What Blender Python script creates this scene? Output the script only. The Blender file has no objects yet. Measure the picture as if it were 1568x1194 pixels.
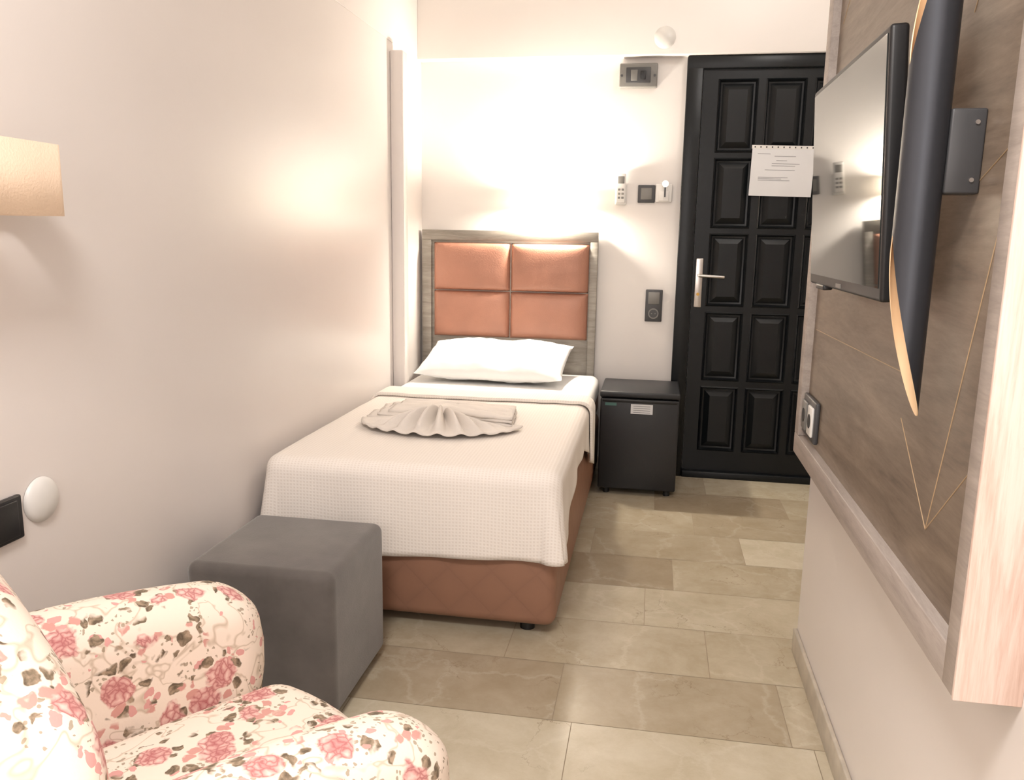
import bpy, bmesh, math, random
from mathutils import Vector, Matrix, noise
random.seed(3)
scn=bpy.context.scene
COL=scn.collection
H=1.235; D=4.31; XL=-1.24; XR=0.48; YC=2.43; XRR=1.10; YB=-1.6; ZC=2.62

# ------------------------------------------------------------ materials
def lin(c):
    return tuple(((v/255)/12.92 if v/255<=0.04045 else ((v/255+0.055)/1.055)**2.4) for v in c)+(1,)
class NT:
    def __init__(s,name):
        s.m=bpy.data.materials.new(name); s.m.use_nodes=True
        s.t=s.m.node_tree; s.b=s.t.nodes['Principled BSDF']
    def n(s,typ,**kw):
        nd=s.t.nodes.new(typ)
        for k,v in kw.items():
            if k in nd.inputs.keys(): nd.inputs[k].default_value=v
            else: setattr(nd,k,v)
        return nd
    def l(s,a,b): s.t.links.new(a,b)
    def coord(s,scale=(1,1,1)):
        tc=s.n('ShaderNodeTexCoord'); mp=s.n('ShaderNodeMapping'); mp.inputs['Scale'].default_value=scale
        s.l(tc.outputs['Object'],mp.inputs['Vector']); return mp.outputs[0]
    def noise(s,vec,scale,detail=4,rough=.5,dist=0):
        nd=s.n('ShaderNodeTexNoise'); nd.inputs['Scale'].default_value=scale; nd.inputs['Detail'].default_value=detail
        nd.inputs['Roughness'].default_value=rough; nd.inputs['Distortion'].default_value=dist
        s.l(vec,nd.inputs['Vector']); return nd.outputs['Fac']
    def vor(s,vec,scale,out='Distance',feature='F1'):
        nd=s.n('ShaderNodeTexVoronoi'); nd.feature=feature; nd.inputs['Scale'].default_value=scale
        s.l(vec,nd.inputs['Vector']); return nd.outputs[out]
    def ramp(s,fac,stops,interp='LINEAR'):
        nd=s.n('ShaderNodeValToRGB'); cr=nd.color_ramp; cr.interpolation=interp
        while len(cr.elements)<len(stops): cr.elements.new(.5)
        for e,(p,c) in zip(cr.elements,stops):
            e.position=p; e.color=c if len(c)==4 else lin(c)
        s.l(fac,nd.inputs[0]); return nd.outputs[0]
    def mix(s,fac,a,b,mode='MIX'):
        nd=s.n('ShaderNodeMixRGB'); nd.blend_type=mode
        for i,v in ((0,fac),(1,a),(2,b)):
            if hasattr(v,'is_linked'): s.l(v,nd.inputs[i])
            else: nd.inputs[i].default_value=v if i==0 else (v if len(v)==4 else lin(v))
        return nd.outputs[0]
    def math(s,op,a,b=0.0,clamp=False):
        nd=s.n('ShaderNodeMath'); nd.operation=op; nd.use_clamp=clamp
        for i,v in ((0,a),(1,b)):
            if hasattr(v,'is_linked'): s.l(v,nd.inputs[i])
            else: nd.inputs[i].default_value=v
        return nd.outputs[0]
    def col(s,c):
        if hasattr(c,'is_linked'): s.l(c,s.b.inputs['Base Color'])
        else: s.b.inputs['Base Color'].default_value=lin(c)
    def bump(s,h,strength=.3,dist=.01):
        nd=s.n('ShaderNodeBump'); nd.inputs['Strength'].default_value=strength; nd.inputs['Distance'].default_value=dist
        s.l(h,nd.inputs['Height']); s.l(nd.outputs[0],s.b.inputs['Normal'])
    def set(s,**kw):
        for k,v in kw.items(): s.b.inputs[k.replace('_',' ')].default_value=v
        return s
def plain(name,c,rough=.5,metal=0,spec=.5,var=.06,nscale=8,bump=0,bscale=60,emit=None,estr=0):
    t=NT(name); v=t.coord()
    c2=tuple(max(0,x*(1-var)) for x in c)
    t.col(t.ramp(t.noise(v,nscale,3),[(.3,c2),(.7,c)]))
    t.set(Roughness=rough,Metallic=metal); t.b.inputs['Specular IOR Level'].default_value=spec
    if bump: t.bump(t.noise(v,bscale,4),bump,.004)
    if emit:
        t.b.inputs['Emission Color'].default_value=lin(emit); t.b.inputs['Emission Strength'].default_value=estr
    return t.m
def wood(name,stops,scale,rough=.45,nscale=3.0,bump=.08):
    t=NT(name); v=t.coord(scale)
    n1=t.noise(v,nscale,6,.6,1.2)
    n2=t.noise(v,nscale*9,4,.7,.3)
    f=t.math('ADD',t.math('MULTIPLY',n1,.7),t.math('MULTIPLY',n2,.3))
    t.col(t.ramp(f,stops)); t.set(Roughness=rough); t.bump(f,bump,.003)
    return t.m

M={}
def wallmat(name,c,rough=.42,spec=.42):
    t=NT(name); v=t.coord()
    n=t.noise(v,1.6,3)
    t.col(t.ramp(n,[(.3,tuple(x*.98 for x in c)),(.7,c)]))
    t.set(Roughness=rough); t.b.inputs['Specular IOR Level'].default_value=spec
    t.bump(t.noise(v,7,4,.55),.10,.006)
    return t.m
M['wall']=wallmat('wall_paint_satin',(231,224,220),.30,.6)
M['wallb']=wallmat('wall_paint_back',(231,226,222),.45)
M['ceil']=wallmat('ceiling_paint',(235,230,226),.8)
M['dark']=plain('black_plastic',(26,26,28),.4)
M['darkgrey']=plain('anthracite_plastic',(66,66,68),.4)
M['greyp']=plain('grey_plastic',(120,118,114),.4)
M['white']=plain('white_plastic',(232,230,226),.35)
M['steel']=plain('brushed_steel',(205,200,195),.28,metal=1)
M['brass']=plain('brass',(190,150,80),.3,metal=1)
M['fridge']=plain('fridge_black_enamel',(30,31,34),.42,bump=.1,bscale=250)
M['door']=plain('black_door_lacquer',(10,14,17),.36,spec=.32,bump=.1,bscale=40)
M['leather']=plain('tan_leather',(174,124,103),.42,bump=.25,bscale=180,var=.06)
t=NT('quilted_brown_leather'); v=t.coord(); 
sx=t.n('ShaderNodeSeparateXYZ'); t.l(v,sx.inputs[0])
hx=t.math('ADD',sx.outputs[0],sx.outputs[1])
k=2*math.pi/.14
a=t.math('ABSOLUTE',t.math('SINE',t.math('MULTIPLY',t.math('ADD',hx,sx.outputs[2]),k/2)))
b=t.math('ABSOLUTE',t.math('SINE',t.math('MULTIPLY',t.math('SUBTRACT',hx,sx.outputs[2]),k/2)))
q=t.math('POWER',t.math('MINIMUM',a,b),.35)
t.col(t.mix(q,(138,101,82),(148,109,88))); t.set(Roughness=.5); t.bump(q,.14,.004); M['quilt']=t.m

M['greywood']=wood('grey_oak_laminate',[(.3,(118,112,104)),(.5,(146,140,131)),(.7,(168,162,152))],(1,1,9),.45,3)
M['walnut']=wood('walnut_laminate',[(.28,(78,66,56)),(.42,(106,92,79)),(.58,(128,113,98)),(.75,(150,135,119))],(6,.9,7),.42,2.2)
M['framewood']=wood('grey_beige_frame_wood',[(.3,(142,132,124)),(.5,(165,154,146)),(.7,(182,172,164))],(9,1,9),.5,3)
M['pinkwood']=wood('pale_end_wood',[(.3,(200,168,152)),(.42,(220,192,178)),(.56,(234,214,203)),(.75,(240,222,213))],(16,16,.9),.55,2.2)
M['shade']=plain('cream_fabric_shade',(238,214,190),.8,bump=.3,bscale=200,emit=(255,214,176),estr=.14)
t=NT('lit_fabric_shade'); v=t.coord(); t.col(t.ramp(t.noise(v,120,2),[(.3,(245,232,205)),(.7,(252,240,218))])); t.set(Roughness=.9)
t.b.inputs['Emission Color'].default_value=lin((255,242,222)); t.b.inputs['Emission Strength'].default_value=3.5
tr=t.n('ShaderNodeBsdfTranslucent'); tr.inputs[0].default_value=lin((252,244,230)); mx=t.n('ShaderNodeMixShader'); mx.inputs[0].default_value=.8
out=[n for n in t.t.nodes if n.type=='OUTPUT_MATERIAL'][0]
t.l(t.b.outputs[0],mx.inputs[1]); t.l(tr.outputs[0],mx.inputs[2]); t.l(mx.outputs[0],out.inputs[0]); M['shade_on']=t.m
M['sheet']=plain('white_cotton_sheet',(244,243,241),.8,var=.02,bump=.15,bscale=25)
M['towel']=plain('ivory_towel',(236,228,220),.9,bump=.4,bscale=350,var=.04)
M['paper']=plain('paper',(222,223,225),.3,var=.02)
M['ink']=plain('ink',(140,140,145),.6)
M['gold']=plain('gold_inlay',(190,164,132),.45,metal=.4)
M['goldin']=plain('gold_lamp_inside',(238,206,166),.5,metal=.15)
M['lampgrey']=plain('matt_graphite_metal',(62,64,70),.42,metal=.5)
M['base']=plain('baseboard_stone',(206,196,180),.35,var=.12,nscale=20)
t=NT('grey_velvet'); v=t.coord(); n=t.noise(v,5,4,.6)
t.col(t.ramp(n,[(.3,(76,71,68)),(.7,(102,96,92))])); t.set(Roughness=.85)
t.b.inputs['Sheen Weight'].default_value=.4; t.bump(t.noise(v,300,2),.2,.002); M['velvet']=t.m
t=NT('tv_glass'); v=t.coord(); t.col(t.ramp(t.noise(v,2,2),[(.3,(40,43,41)),(.7,(44,47,45))])); t.set(Roughness=.03)
t.b.inputs['Specular IOR Level'].default_value=.4; M['glass']=t.m

# waffle bedspread
t=NT('waffle_cotton'); v=t.coord(); sx=t.n('ShaderNodeSeparateXYZ'); t.l(v,sx.inputs[0])
k=2*math.pi/.011
a=t.math('SINE',t.math('MULTIPLY',sx.outputs[0],k))
b=t.math('SINE',t.math('MULTIPLY',t.math('ADD',sx.outputs[1],sx.outputs[2]),k))
q=t.math('MAXIMUM',a,b)
q2=t.math('MULTIPLY',t.math('ADD',q,1.0),.5)
t.col(t.mix(q2,(232,223,214),(244,237,230))); t.set(Roughness=.9); t.bump(q2,.25,.002); M['waffle']=t.m

# floor marble
t=NT('marble_tiles'); v=t.coord()
at=t.n('ShaderNodeAttribute'); at.attribute_name='tone'
vo=t.n('ShaderNodeVectorMath'); vo.operation='ADD'; t.l(v,vo.inputs[0])
sc=t.n('ShaderNodeVectorMath'); sc.operation='SCALE'; sc.inputs['Scale'].default_value=37; t.l(at.outputs['Color'],sc.inputs[0]); t.l(sc.outputs[0],vo.inputs[1])
vv=vo.outputs[0]
sp=t.n('ShaderNodeSeparateColor'); t.l(at.outputs['Color'],sp.inputs[0])
base=t.ramp(sp.outputs[0],[(0,(174,160,138)),(.35,(194,183,161)),(.7,(210,201,180)),(1,(220,212,192))])
cl=t.ramp(t.noise(vv,6,8,.72,.2),[(.3,(228,223,214)),(.7,(255,255,255))])
c=t.mix(1.0,base,cl,'MULTIPLY')
wz=t.n('ShaderNodeTexNoise'); wz.inputs['Scale'].default_value=9; wz.inputs['Detail'].default_value=7; wz.inputs['Roughness'].default_value=.65; t.l(vv,wz.inputs['Vector'])
ws=t.n('ShaderNodeVectorMath'); ws.operation='SCALE'; ws.inputs['Scale'].default_value=.16; t.l(wz.outputs['Color'],ws.inputs[0])
wa=t.n('ShaderNodeVectorMath'); wa.operation='ADD'; t.l(vv,wa.inputs[0]); t.l(ws.outputs[0],wa.inputs[1])
de=t.vor(wa.outputs[0],4.6,'Distance','DISTANCE_TO_EDGE')
vein=t.math('SUBTRACT',1.0,t.math('MULTIPLY',de,120),True)
n3=t.noise(vv,3.6,3)
vein=t.math('MULTIPLY',vein,t.ramp(n3,[(.50,(0,0,0)),(.60,(255,255,255))]))
c=t.mix(t.math('MULTIPLY',vein,.6),c,(124,102,78))
de2=t.vor(wa.outputs[0],2.7,'Distance','DISTANCE_TO_EDGE')
lv=t.math('SUBTRACT',1.0,t.math('MULTIPLY',de2,34),True)
c=t.mix(t.math('MULTIPLY',lv,.14),c,(232,226,210))
t.col(c); t.set(Roughness=.18); t.bump(t.noise(vv,30,3),.03,.002); M['marble']=t.m
M['grout']=plain('grout',(150,134,112),.8)

# floral
t=NT('rose_floral_upholstery'); v0=t.coord()
nz=t.n('ShaderNodeTexNoise'); nz.inputs['Scale'].default_value=30; nz.inputs['Detail'].default_value=3; t.l(v0,nz.inputs['Vector'])
s1=t.n('ShaderNodeVectorMath'); s1.operation='SCALE'; s1.inputs['Scale'].default_value=.034; t.l(nz.outputs['Color'],s1.inputs[0])
a1=t.n('ShaderNodeVectorMath'); a1.operation='ADD'; t.l(v0,a1.inputs[0]); t.l(s1.outputs[0],a1.inputs[1]); v=a1.outputs[0]
FS=13.0
d1=t.vor(v,FS)
cc=t.vor(v,FS,'Color'); scc=t.n('ShaderNodeSeparateColor'); t.l(cc,scc.inputs[0])
flower=t.ramp(d1,[(.32,(255,255,255)),(.37,(0,0,0))])
pet=t.vor(v,80,'Distance','DISTANCE_TO_EDGE')
petc=t.ramp(pet,[(.0,(176,112,110)),(.1,(208,152,146)),(.4,(234,200,190))])
petc=t.mix(t.math('MULTIPLY',t.ramp(d1,[(0,(255,255,255)),(.24,(0,0,0))]),.75),petc,(174,94,98))
isf=t.math('GREATER_THAN',scc.outputs[0],.34)
leafd=t.vor(v,46)
leafm=t.ramp(leafd,[(.44,(255,255,255)),(.52,(0,0,0))])
ring=t.ramp(d1,[(.26,(0,0,0)),(.32,(255,255,255)),(.60,(255,255,255)),(.68,(0,0,0))])
lm=t.math('MULTIPLY',leafm,ring)
lsel=t.vor(v,46,'Color'); ls=t.n('ShaderNodeSeparateColor'); t.l(lsel,ls.inputs[0])
lm=t.math('MULTIPLY',lm,t.math('GREATER_THAN',ls.outputs[1],.36))
lm=t.math('MULTIPLY',lm,t.math('GREATER_THAN',scc.outputs[0],.2))
leafc=t.ramp(t.noise(v,90,3),[(.38,(98,84,68)),(.5,(128,112,92)),(.66,(168,146,124))])
leafc=t.mix(t.math('GREATER_THAN',ls.outputs[2],.80),leafc,(206,152,142))
st=t.math('SUBTRACT',1.0,t.math('MULTIPLY',t.math('ABSOLUTE',t.math('SUBTRACT',t.noise(v0,14,2,.5,.6),.5)),42),True)
c=t.mix(t.math('MULTIPLY',st,.6),(236,220,205),(172,150,124))
sm=t.math('MULTIPLY',t.math('LESS_THAN',t.vor(v,95),.30),t.math('GREATER_THAN',t.noise(v0,14,1),.52))
c=t.mix(t.math('MULTIPLY',sm,.75),c,(142,126,102))
bud=t.math('MULTIPLY',t.math('LESS_THAN',t.vor(v,32),.27),t.math('GREATER_THAN',t.noise(v0,9,1),.50))
c=t.mix(bud,c,(214,158,152))
c=t.mix(lm,c,leafc)
c=t.mix(t.math('MULTIPLY',flower,isf),c,petc)
t.col(c); t.set(Roughness=.85); t.bump(t.noise(v0,260,2),.15,.002); M['floral']=t.m

# ------------------------------------------------------------ geometry helpers
def empty(name):
    e=bpy.data.objects.new(name,None); COL.objects.link(e); e.empty_display_size=.1; return e
def finish(name,bm,mat,parent=None,smooth=True,angle=35):
    me=bpy.data.meshes.new(name); bmesh.ops.recalc_face_normals(bm,faces=bm.faces); bm.to_mesh(me); bm.free()
    mats=mat if isinstance(mat,(list,tuple)) else [mat]
    for m in mats: me.materials.append(m)
    if smooth:
        for p in me.polygons: p.use_smooth=True
        me.set_sharp_from_angle(angle=math.radians(angle))
    o=bpy.data.objects.new(name,me); COL.objects.link(o)
    if parent: o.parent=parent
    return o
def box(name,lo,hi,mat,bev=0.0,seg=2,parent=None,mtx=None):
    bm=bmesh.new(); bmesh.ops.create_cube(bm,size=1)
    c=[(a+b)/2 for a,b in zip(lo,hi)]; s=[abs(b-a) for a,b in zip(lo,hi)]
    for v in bm.verts: v.co=Vector((c[0]+v.co.x*s[0],c[1]+v.co.y*s[1],c[2]+v.co.z*s[2]))
    if bev>0: bmesh.ops.bevel(bm,geom=list(bm.edges),offset=min(bev,min(s)*.49),segments=seg,profile=.5,affect='EDGES')
    if mtx is not None: bm.transform(mtx)
    return finish(name,bm,mat,parent,angle=50 if seg<=2 else 60)
def cyl(name,p0,p1,r,mat,parent=None,seg=24,r2=None,bev=0):
    p0=Vector(p0);p1=Vector(p1); d=p1-p0
    bm=bmesh.new(); bmesh.ops.create_cone(bm,cap_ends=True,segments=seg,radius1=r,radius2=r if r2 is None else r2,depth=d.length)
    if bev: bmesh.ops.bevel(bm,geom=[e for e in bm.edges if e.calc_face_angle(0)>1],offset=bev,segments=3,profile=.5,affect='EDGES')
    bm.transform(Matrix.Translation((p0+p1)/2)@d.to_track_quat('Z','Y').to_matrix().to_4x4())
    return finish(name,bm,mat,parent)
def grid(name,nu,nv,fn,mat,parent=None,solid=0,sub=0,angle=60):
    bm=bmesh.new(); vs=[[bm.verts.new(fn(i/nu,j/nv)) for j in range(nv+1)] for i in range(nu+1)]
    for i in range(nu):
        for j in range(nv): bm.faces.new((vs[i][j],vs[i+1][j],vs[i+1][j+1],vs[i][j+1]))
    o=finish(name,bm,mat,parent,angle=angle)
    if solid:
        md=o.modifiers.new('s','SOLIDIFY'); md.thickness=solid; md.offset=0
    if sub:
        md=o.modifiers.new('u','SUBSURF'); md.levels=sub; md.render_levels=sub
    return o

# ------------------------------------------------------------ room
box('wall_left',(XL-.12,YB,0),(XL,D+.12,ZC),M['wall'])
box('wall_back',(XL-.12,D,0),(XRR+.12,D+.12,ZC),M['wallb'])
box('wall_right',(XR,YB,0),(XRR+.12,YC,ZC),M['wall'])
box('wall_recess',(XRR,YC,0),(XRR+.12,D,ZC),M['wallb'])
box('wall_front',(XL-.12,YB-.12,0),(XRR+.12,YB,ZC),M['wall'])
box('ceiling',(XL-.12,YB-.12,ZC),(XRR+.12,D+.12,ZC+.1),M['ceil'])
box('trim_beam',(XL,D-.075,2.108),(XRR,D,ZC),M['wallb'],.004)
box('trim_column',(XL,3.79,0),(XL+.062,3.86,2.06),M['wall'],.006)
box('trim_plaster_ledge',(XL,2.9,2.10),(XL+.003,D-.075,ZC),M['wall'],.002)
# floor tiles
bm=bmesh.new(); cl=bm.loops.layers.color.new('tone')
fixed={0:-.208,1:.211,2:.02,3:.119,4:-.20,5:.22,6:.05,7:.3}
g=.0010
for r in range(-12,9):
    ya=1.92+.292*r; yb=ya+.292
    if yb<YB or ya>D: continue
    ya=max(ya,YB); yb=min(yb,D)
    off=fixed.get(r,random.uniform(-.3,.3))
    for kx in range(-3,4):
        xa=off+.6*kx; xb=xa+.6
        if xb<XL or xa>XRR: continue
        xa=max(xa,XL); xb=min(xb,XRR)
        tone=random.choice([.45,.5,.6,.65,.7,.8,.9])
        if r==3 and kx==-1: tone=.05
        if r==3 and kx==0: tone=.65
        if r==6 and kx==0: tone=.08
        if r==2: tone=.75
        if r==0 and kx<=0: tone=.45 if kx==0 else .35
        if r==-1: tone=.8
        f=bm.faces.new([bm.verts.new(p) for p in ((xa+g,ya+g,0),(xb-g,ya+g,0),(xb-g,yb-g,0),(xa+g,yb-g,0))])
        cc=(tone,random.random(),random.random(),1)
        for l in f.loops: l[cl]=cc
fl=finish('floor',bm,M['marble'],smooth=False)
box('floor_slab',(XL-.12,YB-.12,-.1),(XRR+.12,D+.12,-.0006),M['grout'])
box('baseboard_right',(XR-.012,YB,0),(XR,YC,.075),M['base'],.003)
box('baseboard_left',(XL,YB,0),(XL+.010,3.79,.07),M['base'],.003)
box('baseboard_back',(XL+.01,D-.010,0),(.105,D,.07),M['base'],.003)

# ------------------------------------------------------------ door
E=empty('door_1')
yd=D-.03
box('frame_left',(.11,yd-.02,0),(.188,D-.001,2.10),M['door'],.005,parent=E)
box('frame_right',(.972,yd-.02,0),(1.05,D-.001,2.10),M['door'],.005,parent=E)
box('frame_top',(.11,yd-.021,2.045),(1.05,D-.001,2.105),M['door'],.005,parent=E)
box('threshold',(.188,yd-.03,0),(.972,D-.001,.035),M['door'],.004,parent=E)
bm=bmesh.new()
cols=[(.262,.452),(.487,.677),(.712,.902)]
rows=[(.144,.487),(.517,.872),(.90,1.265),(1.29,1.63),(1.655,2.0)]
xs=sorted({.19,.97}|{c for p in cols for c in p}); zs=sorted({.036,2.045}|{c for p in rows for c in p})
yf=yd
V={}
for x in xs:
    for z in zs: V[x,z]=bm.verts.new((x,yf,z))
for i in range(len(xs)-1):
    for j in range(len(zs)-1):
        a,b,c_,d_=xs[i],xs[i+1],zs[j],zs[j+1]
        if (a,b) in cols and (c_,d_) in rows:
            def ringv(m,dy): return [bm.verts.new((x,yf+dy,z)) for x,z in ((a+m,c_+m),(b-m,c_+m),(b-m,d_-m),(a+m,d_-m))]
            R=[[V[a,c_],V[b,c_],V[b,d_],V[a,d_]],ringv(.006,-.006),ringv(.014,.010),ringv(.022,.012),ringv(.050,-.004)]
            for q in range(len(R)-1):
                for s in range(4): bm.faces.new((R[q][s],R[q][(s+1)%4],R[q+1][(s+1)%4],R[q+1][s]))
            bm.faces.new(R[-1])
        else: bm.faces.new((V[a,c_],V[b,c_],V[b,d_],V[a,d_]))
finish('leaf',bm,M['door'],E,angle=20)
box('handle_plate',(.203,yd-.010,.893),(.240,yd,1.14),M['steel'],.004,3,E)
cyl('handle_stem',(.221,yd,1.055),(.221,yd-.05,1.055),.009,M['steel'],E)
cyl('handle_lever',(.218,yd-.048,1.055),(.345,yd-.052,1.05),.008,M['steel'],E,bev=.003)
cyl('keyhole',(.221,yd-.009,.96),(.221,yd-.014,.96),.008,M['brass'],E)
E=empty('door_notice_paper')
ang=math.radians(1.2)
mt=Matrix.Translation((.586,yd-.012,1.565))@Matrix.Rotation(ang,4,'Y')
box('sheet',(-.147,-.001,-.118),(.147,.001,.112),M['paper'],parent=E,mtx=mt)
box('binder_strip',(-.15,-.0018,.105),(.15,.0012,.122),M['white'],parent=E,mtx=mt)
for i in range(11): box('hole_%d'%i,(-.135+i*.027-.003,-.0026,.110),(-.135+i*.027+.003,-.0015,.117),M['darkgrey'],parent=E,mtx=mt)
for i,(x0,x1,z) in enumerate([(-.12,-.06,.08),(-.04,.06,.07),(-.05,.08,.035),(-.05,.06,.025),(-.08,.06,.005),(-.11,.03,-.03),(-.11,.0,-.037),(-.11,.04,-.044),(-.03,.02,.05)]):
    box('line_%d'%i,(x0,-.0016,z),(x1,-.0009,z+.0022),M['ink'],parent=E,mtx=mt)

# ------------------------------------------------------------ back wall devices
E=empty('fuse_box')
box('housing',(-.217,D-.045,1.965),(-.032,D,2.078),M['greyp'],.006,3,E)
box('window',(-.185,D-.049,1.985),(-.065,D-.044,2.058),M['darkgrey'],.002,parent=E)
box('breaker_a',(-.160,D-.056,1.995),(-.128,D-.048,2.045),M['greyp'],.002,parent=E)
box('breaker_b',(-.115,D-.058,2.000),(-.088,D-.048,2.040),M['dark'],.002,parent=E)
for i,x in enumerate((-.205,-.045)): cyl('screw_%d'%i,(x,D-.044,2.02),(x,D-.048,2.02),.006,M['darkgrey'],E)
E=empty('air_conditioner_remote')
box('holder',(-.217,D-.018,1.40),(-.160,D,1.50),M['white'],.005,3,E)
box('body',(-.212,D-.032,1.41),(-.165,D-.012,1.555),M['white'],.006,3,E)
box('display',(-.205,D-.034,1.505),(-.172,D-.031,1.54),M['greyp'],.002,parent=E)
for i in range(3):
    for j in range(2): box('button_%d_%d'%(i,j),(-.203+.018*j,D-.034,1.43+.02*i),(-.191+.018*j,D-.031,1.44+.02*i),M['greyp'],.001,parent=E)
E=empty('light_switch')
box('plate',(-.103,D-.012,1.412),(-.017,D,1.50),M['darkgrey'],.004,3,E)
box('rocker',(-.088,D-.017,1.427),(-.032,D-.010,1.485),M['greyp'],.003,parent=E)
E=empty('key_card_holder')
box('plate',(-.014,D-.016,1.415),(.068,D,1.505),M['white'],.005,3,E)
box('slot',(.002,D-.022,1.42),(.052,D-.015,1.47),M['white'],.003,parent=E)
cyl('key_bow',(.032,D-.024,1.505),(.032,D-.028,1.505),.017,M['steel'],E)
box('key_blade',(.028,D-.027,1.44),(.036,D-.024,1.49),M['darkgrey'],parent=E)
E=empty('wall_socket')
box('plate',(-.04,D-.012,.81),(.046,D,.975),M['darkgrey'],.004,3,E)
box('rocker',(-.026,D-.017,.90),(.032,D-.010,.962),M['greyp'],.003,parent=E)
cyl('socket_ring',(.003,D-.010,.852),(.003,D-.016,.852),.027,M['greyp'],E)
cyl('socket_well',(.003,D-.0155,.852),(.003,D-.0165,.852),.021,M['darkgrey'],E)
for i,dx in enumerate((-.009,.009)): cyl('pin_%d'%i,(.003+dx,D-.016,.852),(.003+dx,D-.018,.852),.003,M['greyp'],E)
def dome(name,c,r,h,axis,mat):
    bm=bmesh.new(); bmesh.ops.create_uvsphere(bm,u_segments=32,v_segments=16,radius=1)
    bmesh.ops.delete(bm,geom=[v for v in bm.verts if v.co.z<-.05],context='VERTS')
    q=Vector(axis).to_track_quat('Z','Y').to_matrix().to_4x4()
    bm.transform(Matrix.Translation(c)@q@Matrix.Diagonal((r,r,h,1)))
    return finish(name,bm,mat)
dome('round_wall_cap',(-.004,D-.074,2.186),.052,.034,(0,-1,0),plain('round_cap_plastic',(216,214,210),.35))
dome('round_wall_cap.001',(XL+.001,1.44,.68),.048,.018,(1,0,0),M['white'])
E=empty('wall_socket.001')
box('plate',(XL,1.17,.622),(XL+.012,1.378,.712),M['dark'],.004,3,E)
for i in range(2):
    yy=1.225+.098*i
    box('cover_%d'%i,(XL+.01,yy-.04,.63),(XL+.015,yy+.04,.704),M['dark'],.002,parent=E)

# ------------------------------------------------------------ lamps
def shade(name,lo,hi,mat,parent,openback=False):
    cx=(lo[0]+hi[0])/2; cy=(lo[1]+hi[1])/2; hx=(hi[0]-lo[0])/2; hy=(hi[1]-lo[1])/2; r=.018
    pts=[]
    if openback:
        pts.append((hi[0],hi[1]))
        for sx_,sy_,a0 in ((1,-1,0),(-1,-1,-90)):
            for q in range(7):
                a=math.radians(a0-q*15); pts.append((cx+sx_*(hx-r)+r*math.cos(a),cy+sy_*(hy-r)+r*math.sin(a)))
        pts.append((lo[0],hi[1]))
    else:
        for sx_,sy_,a0 in ((1,1,0),(-1,1,90),(-1,-1,180),(1,-1,270)):
            for q in range(7):
                a=math.radians(a0+q*15); pts.append((cx+sx_*(hx-r)+r*math.cos(a),cy+sy_*(hy-r)+r*math.sin(a)))
    bm=bmesh.new(); A=[bm.verts.new((x,y,lo[2])) for x,y in pts]; B=[bm.verts.new((x,y,hi[2])) for x,y in pts]
    for i in range(len(pts)-(1 if openback else 0)):
        j=(i+1)%len(pts); bm.faces.new((A[i],A[j],B[j],B[i]))
    o=finish(name,bm,mat,parent)
    if not openback:
        md=o.modifiers.new('s','SOLIDIFY'); md.thickness=.003; md.offset=-1
E=empty('wall_lamp')
shade('shade',(-.675,D-.135,1.38),(-.405,D-.001,1.47),M['shade_on'],E,True)
box('wall_plate',(-.58,D-.012,1.39),(-.50,D,1.45),M['white'],.004,parent=E)
cyl('arm',(-.54,D-.012,1.388),(-.54,D-.075,1.388),.003,M['white'],E)
cyl('bulb_socket',(-.54,D-.075,1.378),(-.54,D-.075,1.388),.008,M['white'],E)
E=empty('wall_lamp.001')
shade('shade',(XL+.02,1.10,1.258),(XL+.145,1.41,1.387),M['shade'],E)
box('wall_plate',(XL,1.21,1.28),(XL+.018,1.31,1.36),M['steel'],.004,parent=E)
cyl('arm',(XL+.018,1.26,1.32),(XL+.08,1.26,1.32),.008,M['steel'],E)
cyl('bulb_socket',(XL+.08,1.26,1.27),(XL+.08,1.26,1.31),.016,M['white'],E)

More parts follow.
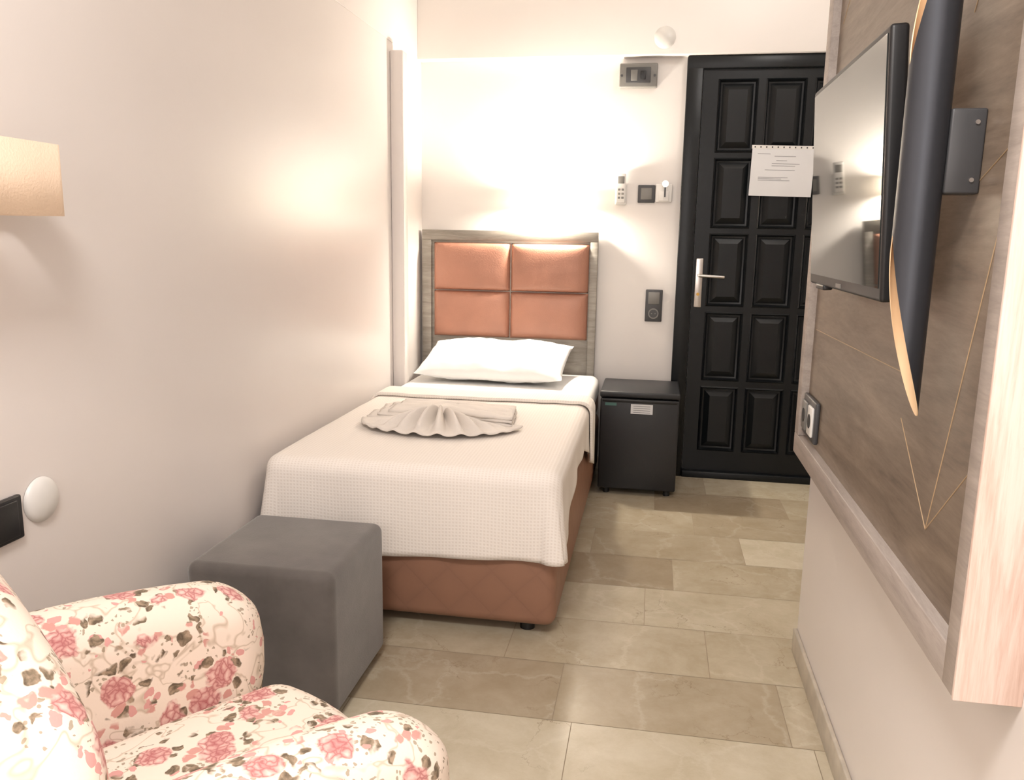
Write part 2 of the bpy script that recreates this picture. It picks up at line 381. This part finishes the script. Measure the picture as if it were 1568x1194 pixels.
# ------------------------------------------------------------ bed
E=empty('single_bed')
BX0,BX1,BY0,BY1=-1.195,-.258,2.345,4.245
box('divan_base',(BX0+.005,BY0,.035),(BX1+.004,BY1,.33),M['quilt'],.035,5,E)
box('mattress_side',(BX0+.008,BY0+.008,.331),(BX1-.002,BY1-.005,.47),M['quilt'],.03,4,E)
box('mattress_sheet',(BX0+.004,BY0+.004,.40),(BX1,BY1,.527),M['sheet'],.045,5,E)
for i,(x,y) in enumerate(((-.35,2.42),(-1.1,2.42),(-.35,4.15),(-1.1,4.15))):
    cyl('foot_%d'%i,(x,y,0),(x,y,.037),.024,M['dark'],E)
rc=.045; AL=rc*math.pi/2
def drape(name,x0,x1,y0,y1,zt,Hl,Hf,Hr,mat,solid,foot=True,amp=.003,m=22,n=60,ny=70,par=None):
    xi0,xi1=x0+rc,x1-rc; yi0=y0+rc if foot else y0
    mf=m if foot else 0
    nu=n+2*m; nv=ny+mf
    def fn(u,v):
        i=round(u*nu); j=round(v*nv)
        ox=oy=0; sx_=0
        if i<m: ox=(m-i)/m; px=xi0; sx_=-1
        elif i>m+n: ox=(i-m-n)/m; px=xi1; sx_=1
        else: px=xi0+(xi1-xi0)*(i-m)/n
        if j<mf: oy=(mf-j)/mf; py=yi0
        else: py=yi0+(y1-yi0)*(j-mf)/ny
        nzv=noise.noise(Vector((px*4,py*4,1.3)))*amp*2+noise.noise(Vector((px*14,py*9,4)))*amp*.6
        if ox==0 and oy==0: return (px,py,zt+nzv)
        Hs=(Hl(py) if sx_<0 else Hr(py)) if sx_ else 0
        w=oy/(ox+oy) if (ox+oy)>0 else 0
        Hh=Hs*(1-w)+Hf(px)*w if (ox>0 and oy>0) else (Hs if ox>0 else Hf(px))
        o=max(ox,oy)**1.25; d=o*(Hh+AL-rc)
        dr=Vector((sx_*ox,-oy,0)).normalized()
        if d<AL: h=rc*math.sin(d/rc); vv=rc*(1-math.cos(d/rc))
        else: h=rc; vv=rc+(d-AL)
        fr=max(0,d-AL)
        ph=math.atan2(oy,ox) if ox>0 else math.pi/2
        fl_=math.sin(2*ph)*.17*fr if (ox>0 and oy>0) else 0
        rip=fr*.035*math.sin((px if oy>ox else py)*23+1)+fr*.02*noise.noise(Vector((px*9,py*9,2)))*2
        h+=.006+fl_+rip+fr*.03
        X=px+dr.x*h; Y=py+dr.y*h
        X=max(X,XL+.012)
        return (X,Y,zt-vv+nzv*.5)
    return grid(name,nu,nv,fn,mat,par,solid)
drape('bedspread',BX0,BX1+.006,BY0-.006,3.50,.535,lambda y:.16,
      lambda x:.285+.01*math.sin(x*5),
      lambda y:.27-.14*min(1,max(0,(y-2.4)/.45))+.10*min(1,max(0,(y-3.15)/.3)),M['waffle'],.005,par=E)
drape('bedspread_fold',BX0,BX1+.018,3.36,3.52,.547,lambda y:.10,lambda x:.2,lambda y:.25+.05*(y-3.37)/.15,M['waffle'],.012,foot=False,m=22,n=50,ny=8,amp=.004,par=E)

# pillow
def pil(u,v,s):
    U=(u*2-1); W=(v*2-1)
    ex=1-abs(U)**3.2; ey=1-abs(W)**3.0
    th=.070*(max(ex,0)**.55)*(max(ey,0)**.55)
    px=U*.355*(1+.03*abs(W)**3); py=W*.205*(1+.04*abs(U)**3)
    wr=noise.noise(Vector((U*2.5,W*2.2,s)))*.020+noise.noise(Vector((U*7,W*6,s+3)))*.010+.006*math.sin(U*9+W*5)*(1-abs(U))
    z=s*th+wr*(th/.070)
    if s<0: z*=.8
    p=Vector((px,py,z)); p.z+=.006*abs(U)**4
    p.rotate(Matrix.Rotation(math.radians(15),3,'X')); p.rotate(Matrix.Rotation(math.radians(-2),3,'Z'))
    return p+Vector((-.765,3.985,.619))
P_=empty('pillow')
bm=bmesh.new()
for s in (1,-1):
    nu,nv=64,44
    vs=[[bm.verts.new(pil(i/nu,j/nv,s)) for j in range(nv+1)] for i in range(nu+1)]
    for i in range(nu):
        for j in range(nv): bm.faces.new((vs[i][j],vs[i+1][j],vs[i+1][j+1],vs[i][j+1]))
bmesh.ops.remove_doubles(bm,verts=bm.verts,dist=.0004)
finish('pillowcase',bm,M['sheet'],P_,angle=80)

# towel fan
E=empty('folded_towel')
zt=.546; TX,TY=-.035,-.075
def fan(u,v):
    a=math.radians(184+u*172); r=.03+v*.235
    npl=11
    cen=math.sin(u*math.pi)**1.6
    ph=u*npl*2*math.pi
    amp=(.006+.024*math.sin(min(1,v*1.15)*math.pi)**.7)*(.10+.90*cen)
    s=.5+.5*math.cos(ph)
    lift=.034*(1-v)**1.1*cen+.006
    rim=1+.012*math.cos(ph)*cen
    x=r*math.cos(a)*1.16*rim; y=r*math.sin(a)*.88*rim
    return (-.72+x+TX,2.965+y+TY,zt+lift+amp*2*s**1.6)
grid('fan_pleats',264,16,fan,M['towel'],E,.005)
def flat(layer):
    def fn(u,v):
        U=u*2-1; V=v*2-1
        hx=.275-.02*layer; x=-.735+U*hx*(1-.04*V)+.02*layer
        y=3.075+V*(.125-.012*layer)+.014*math.sin(U*3+layer)-.03*U+.014*noise.noise(Vector((U*3,V*3,layer)))
        z=zt+.008+.012*layer+.010*(1-abs(U)**4)*(1-abs(V)**4)+.008*noise.noise(Vector((U*3,V*5,layer*3)))+.004*math.sin(V*7+U*2)
        return (x+TX,y+TY,z)
    return fn
for k_ in range(3): grid('towel_layer_%d'%k_,40,20,flat(k_),M['towel'],E,.009)

# headboard
E=empty('headboard')
box('frame_board',(-1.222,4.262,.06),(-.292,D-.012,1.262),M['greywood'],.004,parent=E)
box('rim_top',(-1.222,4.25,1.210),(-.292,4.264,1.262),M['greywood'],.002,parent=E)
box('rim_left',(-1.222,4.25,.06),(-1.172,4.264,1.210),M['greywood'],.002,parent=E)
box('rim_right',(-.342+.012,4.25,.06),(-.292,4.264,1.210),M['greywood'],.002,parent=E)
def cush(name,x0,x1,z0,z1):
    def fn(u,v):
        U=u*2-1;W=v*2-1
        b=(max(0,1-abs(U)**7)**.42)*(max(0,1-abs(W)**7)**.42)
        b*=1+.18*(1-U*U)*(1-W*W)+.03*noise.noise(Vector((U*2+x0*9,W*2+z0*9,0)))
        return ((x0+x1)/2+U*(x1-x0)/2,4.262-.042*b,(z0+z1)/2+W*(z1-z0)/2)
    grid(name,40,32,fn,M['leather'],E,angle=70)
cush('cushion_a',-1.158,-.747,.950,1.198); cush('cushion_b',-.743,-.335,.950,1.198)
cush('cushion_c',-1.158,-.747,.703,.946); cush('cushion_d',-.743,-.335,.703,.946)

# ------------------------------------------------------------ mini fridge
E=empty('mini_fridge')
FX0,FX1=-.228,.146
FB=4.245
box('cabinet',(FX0,3.915,.025),(FX1,FB,.485),M['fridge'],.006,3,E)
box('door_panel',(FX0,3.868,.03),(FX1,3.910,.478),M['fridge'],.008,3,E)
box('top_cover',(FX0-.003,3.87,.482),(FX1+.003,FB,.512),M['fridge'],.008,3,E)
box('door_handle_lip',(FX0+.01,3.862,.462),(FX1-.01,3.872,.478),M['dark'],.003,parent=E)
box('label',(-.082,3.8665,.408),(.022,3.8685,.455),M['paper'],parent=E)
for i in range(4): box('label_line_%d'%i,(-.070,3.8660,.414+.010*i),(.010,3.8667,.4165+.010*i),M['ink'],parent=E)
M['teal']=plain('teal_label',(70,110,105),.4)
box('badge',(-.205,3.8665,.444),(-.150,3.8685,.458),M['teal'],parent=E)
for i,(x,y) in enumerate(((FX0+.04,3.91),(FX1-.04,3.91),(FX0+.04,4.21),(FX1-.04,4.21))): cyl('foot_%d'%i,(x,y,0),(x,y,.032),.016,M['dark'],E)

# ------------------------------------------------------------ ottoman
E=empty('ottoman')
box('body',(-1.137,1.775,.02),(-.742,2.17,.412),M['velvet'],.026,6,E)
for i,(x,y) in enumerate(((-1.09,1.82),(-.79,1.82),(-1.09,2.12),(-.79,2.12))): cyl('foot_%d'%i,(x,y,0),(x,y,.022),.02,M['dark'],E)

# ------------------------------------------------------------ armchair
E=empty('floral_armchair')
F=Vector((.6,.8,0)); R=Vector((.8,-.6,0)); LC=-1.12
CM=Matrix(((R.x,F.x,0,LC*R.x),(R.y,F.y,0,LC*R.y),(0,0,1,0),(0,0,0,1)))
box('base',(-.335,.02,.06),(.335,.60,.34),M['floral'],.04,5,E,CM)
for i,(x,y) in enumerate(((-.28,.07),(.28,.07),(-.28,.55),(.28,.55))):
    p=CM@Vector((x,y,0)); cyl('leg_%d'%i,p,p+Vector((0,0,.07)),.018,M['dark'],E,r2=.025)
def soft(name,lo,hi,bev,mtx,fn=None,par=E):
    bm=bmesh.new(); bmesh.ops.create_cube(bm,size=1)
    c=[(a+b)/2 for a,b in zip(lo,hi)]; s=[abs(b-a) for a,b in zip(lo,hi)]
    for v in bm.verts: v.co=Vector((c[0]+v.co.x*s[0],c[1]+v.co.y*s[1],c[2]+v.co.z*s[2]))
    bmesh.ops.bevel(bm,geom=list(bm.edges),offset=bev,segments=8,profile=.5,affect='EDGES')
    bmesh.ops.subdivide_edges(bm,edges=[e for e in bm.edges if e.calc_length()>.06],cuts=6,use_grid_fill=True)
    if fn:
        for v in bm.verts: v.co=fn(v.co.copy())
    bm.transform(mtx)
    return finish(name,bm,M['floral'],par,angle=80)
def arm(sign):
    def fn(p):
        k=max(0,(p.z-.35)/.27)
        p.x+=sign*.018*k
        p.z-= .045*max(0,(p.y-.25)/.4)**2*k
        p.y+= .02*math.sin(max(0,min(1,k))*math.pi)
        return p
    return fn
soft('arm_left',(-.345,.03,.08),(-.195,.64,.625),.072,CM,arm(-1))
soft('arm_right',(.195,.03,.08),(.345,.64,.625),.072,CM,arm(1))
def seatf(p):
    if p.z>.38:
        p.z+=.018*(1-min(1,(p.x/.2)**2))*(1-min(1,((p.y-.4)/.32)**2))
    if p.y>.5: p.y+=.04*(1-min(1,(p.x/.21)**2))
    return p
soft('seat_cushion',(-.20,.14,.30),(.20,.655,.425),.055,CM,seatf)
def backf(p):
    k=max(0,(p.z-.3)/.55)
    a=1-abs(p.x/.36)**2.4*.34*k
    p.z=.3+(p.z-.3)*a if p.z>.3 else p.z
    p.y-=.03*k*k
    p.y+=.02*(abs(p.x/.34)**2)
    return p
soft('backrest',(-.345,.0,.08),(.345,.235,.86),.10,CM,backf)

# ------------------------------------------------------------ right wall TV panel
E=empty('tv_wall_panel')
PX=.40; PY0,PY1,PZ0,PZ1=1.03,2.29,.665,2.35
box('back_board',(.42,PY0+.04,PZ0+.04),(XR,PY1-.04,PZ1-.04),M['walnut'],parent=E)
box('frame_bottom',(PX,PY0+.045,PZ0),(XR,PY1,PZ0+.055),M['framewood'],.002,parent=E)
box('frame_top',(PX,PY0+.045,PZ1-.05),(XR,PY1,PZ1),M['framewood'],.002,parent=E)
box('frame_far',(PX,PY1-.05,PZ0+.055),(XR,PY1,PZ1-.05),M['framewood'],.002,parent=E)
box('frame_near',(PX,PY0+.006,PZ0),(XR,PY0+.046,PZ1),M['framewood'],.001,parent=E)
box('near_end_face',(PX-.001,PY0,PZ0-.001),(XR,PY0+.007,PZ1),M['pinkwood'],.001,parent=E)  # near end face of the frame, paler and pinker than its front
def inlay(i,a,b):
    a=Vector((.4197,)+a); b=Vector((.4197,)+b)
    cyl('inlay_%d'%i,a,b,.0009,M['gold'],E,seg=6)
for i,(a,b) in enumerate([((1.26,.811),(1.088,1.366)),((1.433,.945),(1.26,.811)),((2.21,1.01),(1.46,1.02)),((1.26,.811),(1.11,.95)),
   ((2.2,1.75),(1.6,2.2)),((1.085,1.9),(1.30,1.55)),((1.085,1.45),(1.30,2.25)),((1.088,1.366),(1.25,1.30))]): inlay(i,a,b)
E=empty('panel_socket')
box('plate',(.408,2.075,.735),(.42,2.235,.84),M['darkgrey'],.004,3,E)
for i,y in enumerate((2.115,2.195)):
    box('module_%d'%i,(.402,y-.028,.75),(.409,y+.028,.825),M['white' if i==0 else 'greyp'],.003,parent=E)
    cyl('well_%d'%i,(.4025,y,.787),(.401,y,.787),.018,M['dark'],E)

# TV
E=empty('television')
TY0,TY1,TZ0,TZ1=1.385,1.995,1.140,1.560
tw=TY1-TY0; th=TZ1-TZ0
mt=Matrix.Translation((.350,(TY0+TY1)/2,(TZ0+TZ1)/2))@Matrix.Rotation(math.radians(-3.2),4,'Y')
box('bezel',(-.006,-tw/2,-th/2),(.022,tw/2,th/2),M['dark'],.006,3,E,mt)
box('screen',(-.0075,-tw/2+.012,-th/2+.022),(-.0055,tw/2-.012,th/2-.012),M['glass'],parent=E,mtx=mt)
box('rear_shell',(.021,-tw/2+.06,-th/2+.04),(.042,tw/2-.06,th/2-.09),M['dark'],.012,3,E,mt)
box('wall_mount',(.040,-.09,-.09),(.068,.09,.09),M['darkgrey'],.003,parent=E,mtx=mt)
box('logo',(-.008,-.02,-th/2+.006),(-.0055,.02,-th/2+.014),M['greyp'],parent=E,mtx=mt)
box('sensor_bump',(-.008,tw/2-.16,-th/2-.008),(.012,tw/2-.08,-th/2+.004),M['dark'],.003,parent=E,mtx=mt)

# tube wall sconce with diagonal cuts
E=empty('tube_wall_sconce')
ax,ay,rr=.350,1.222,.0285
zlo_s,zlo_e=1.245,.992; zhi_s,zhi_e=1.468,1.72
PW=.62
def tube(name,r,mat):
    def fn(u,v):
        a=u*2*math.pi
        k=((1+math.cos(a))/2)**PW
        zb=zlo_s+(zlo_e-zlo_s)*k; zt_=zhi_s+(zhi_e-zhi_s)*k
        return (ax+r*math.cos(a),ay+r*math.sin(a),zb+(zt_-zb)*v)
    grid(name,96,20,fn,mat,E)
tube('outer_shell',rr,M['lampgrey']); tube('inner_lining',rr-.0014,M['goldin'])
def rim(name,lo):
    def fn(u,v):
        a=u*2*math.pi; k=((1+math.cos(a))/2)**PW
        z=(zlo_s+(zlo_e-zlo_s)*k) if lo else (zhi_s+(zhi_e-zhi_s)*k)
        r=rr-.0014*v
        return (ax+r*math.cos(a),ay+r*math.sin(a),z)
    grid(name,96,1,fn,M['goldin'],E)
rim('rim_low',True); rim('rim_high',False)
box('bracket',(ax+rr-.003,1.205,1.30),(.42,1.245,1.41),M['darkgrey'],.003,parent=E)
for i,z in enumerate((1.318,1.392)): cyl('screw_%d'%i,(.408,1.206,z),(.408,1.203,z),.003,M['steel'],E)

# ceiling light fixture
E=empty('ceiling_light')
cyl('fixture_base',(-.35,.1,ZC-.02),(-.35,.1,ZC),.24,M['white'],E,48)

# ------------------------------------------------------------ lights
def area(name,loc,rot,sx_,sy_,e,c):
    l=bpy.data.lights.new(name,'AREA'); l.shape='RECTANGLE'; l.size=sx_; l.size_y=sy_; l.energy=e; l.color=c
    o=bpy.data.objects.new(name,l); o.location=loc; o.rotation_euler=rot; COL.objects.link(o); return o
def point(name,loc,e,c,r=.03):
    l=bpy.data.lights.new(name,'POINT'); l.energy=e; l.color=c; l.shadow_soft_size=r
    o=bpy.data.objects.new(name,l); o.location=loc; COL.objects.link(o); return o
area('ceiling_lamp_light',(-.35,.1,ZC-.03),(0,0,0),.5,.5,44,(1,.96,.925))
area('rear_fill_light',(-.35,YB+.03,1.5),(math.radians(90),0,0),1.2,1.4,21,(1,.965,.955))  # fill light added behind the camera; that wall has no window
point('bed_lamp_bulb',(-.54,D-.08,1.428),60,(1,.91,.78),.045)
point('hall_fill',(.55,3.3,2.5),9,(1,.96,.92),.08)  # unseen fill point brightening the door end, no fixture
w=bpy.data.worlds.new('w'); scn.world=w; w.use_nodes=True
w.node_tree.nodes['Background'].inputs[0].default_value=(1,.95,.9,1); w.node_tree.nodes['Background'].inputs[1].default_value=.3

# ------------------------------------------------------------ camera
f=1250.0
Y=Vector((221,232,-f)).normalized(); Z=Vector((129,7043,f)).normalized(); Z=(Z-Y*Z.dot(Y)).normalized(); X=Y.cross(Z)
Rm=Matrix((X,Y,Z)).to_4x4()
cd=bpy.data.cameras.new('camera'); cd.sensor_width=36; cd.lens=36*f/1568; cd.clip_start=.02
co=bpy.data.objects.new('camera',cd); COL.objects.link(co)
co.matrix_world=Matrix.Translation((0,0,H))@Rm
scn.camera=co
scn.view_settings.view_transform='Standard'
scn.view_settings.look='None'
scn.view_settings.exposure=0.08
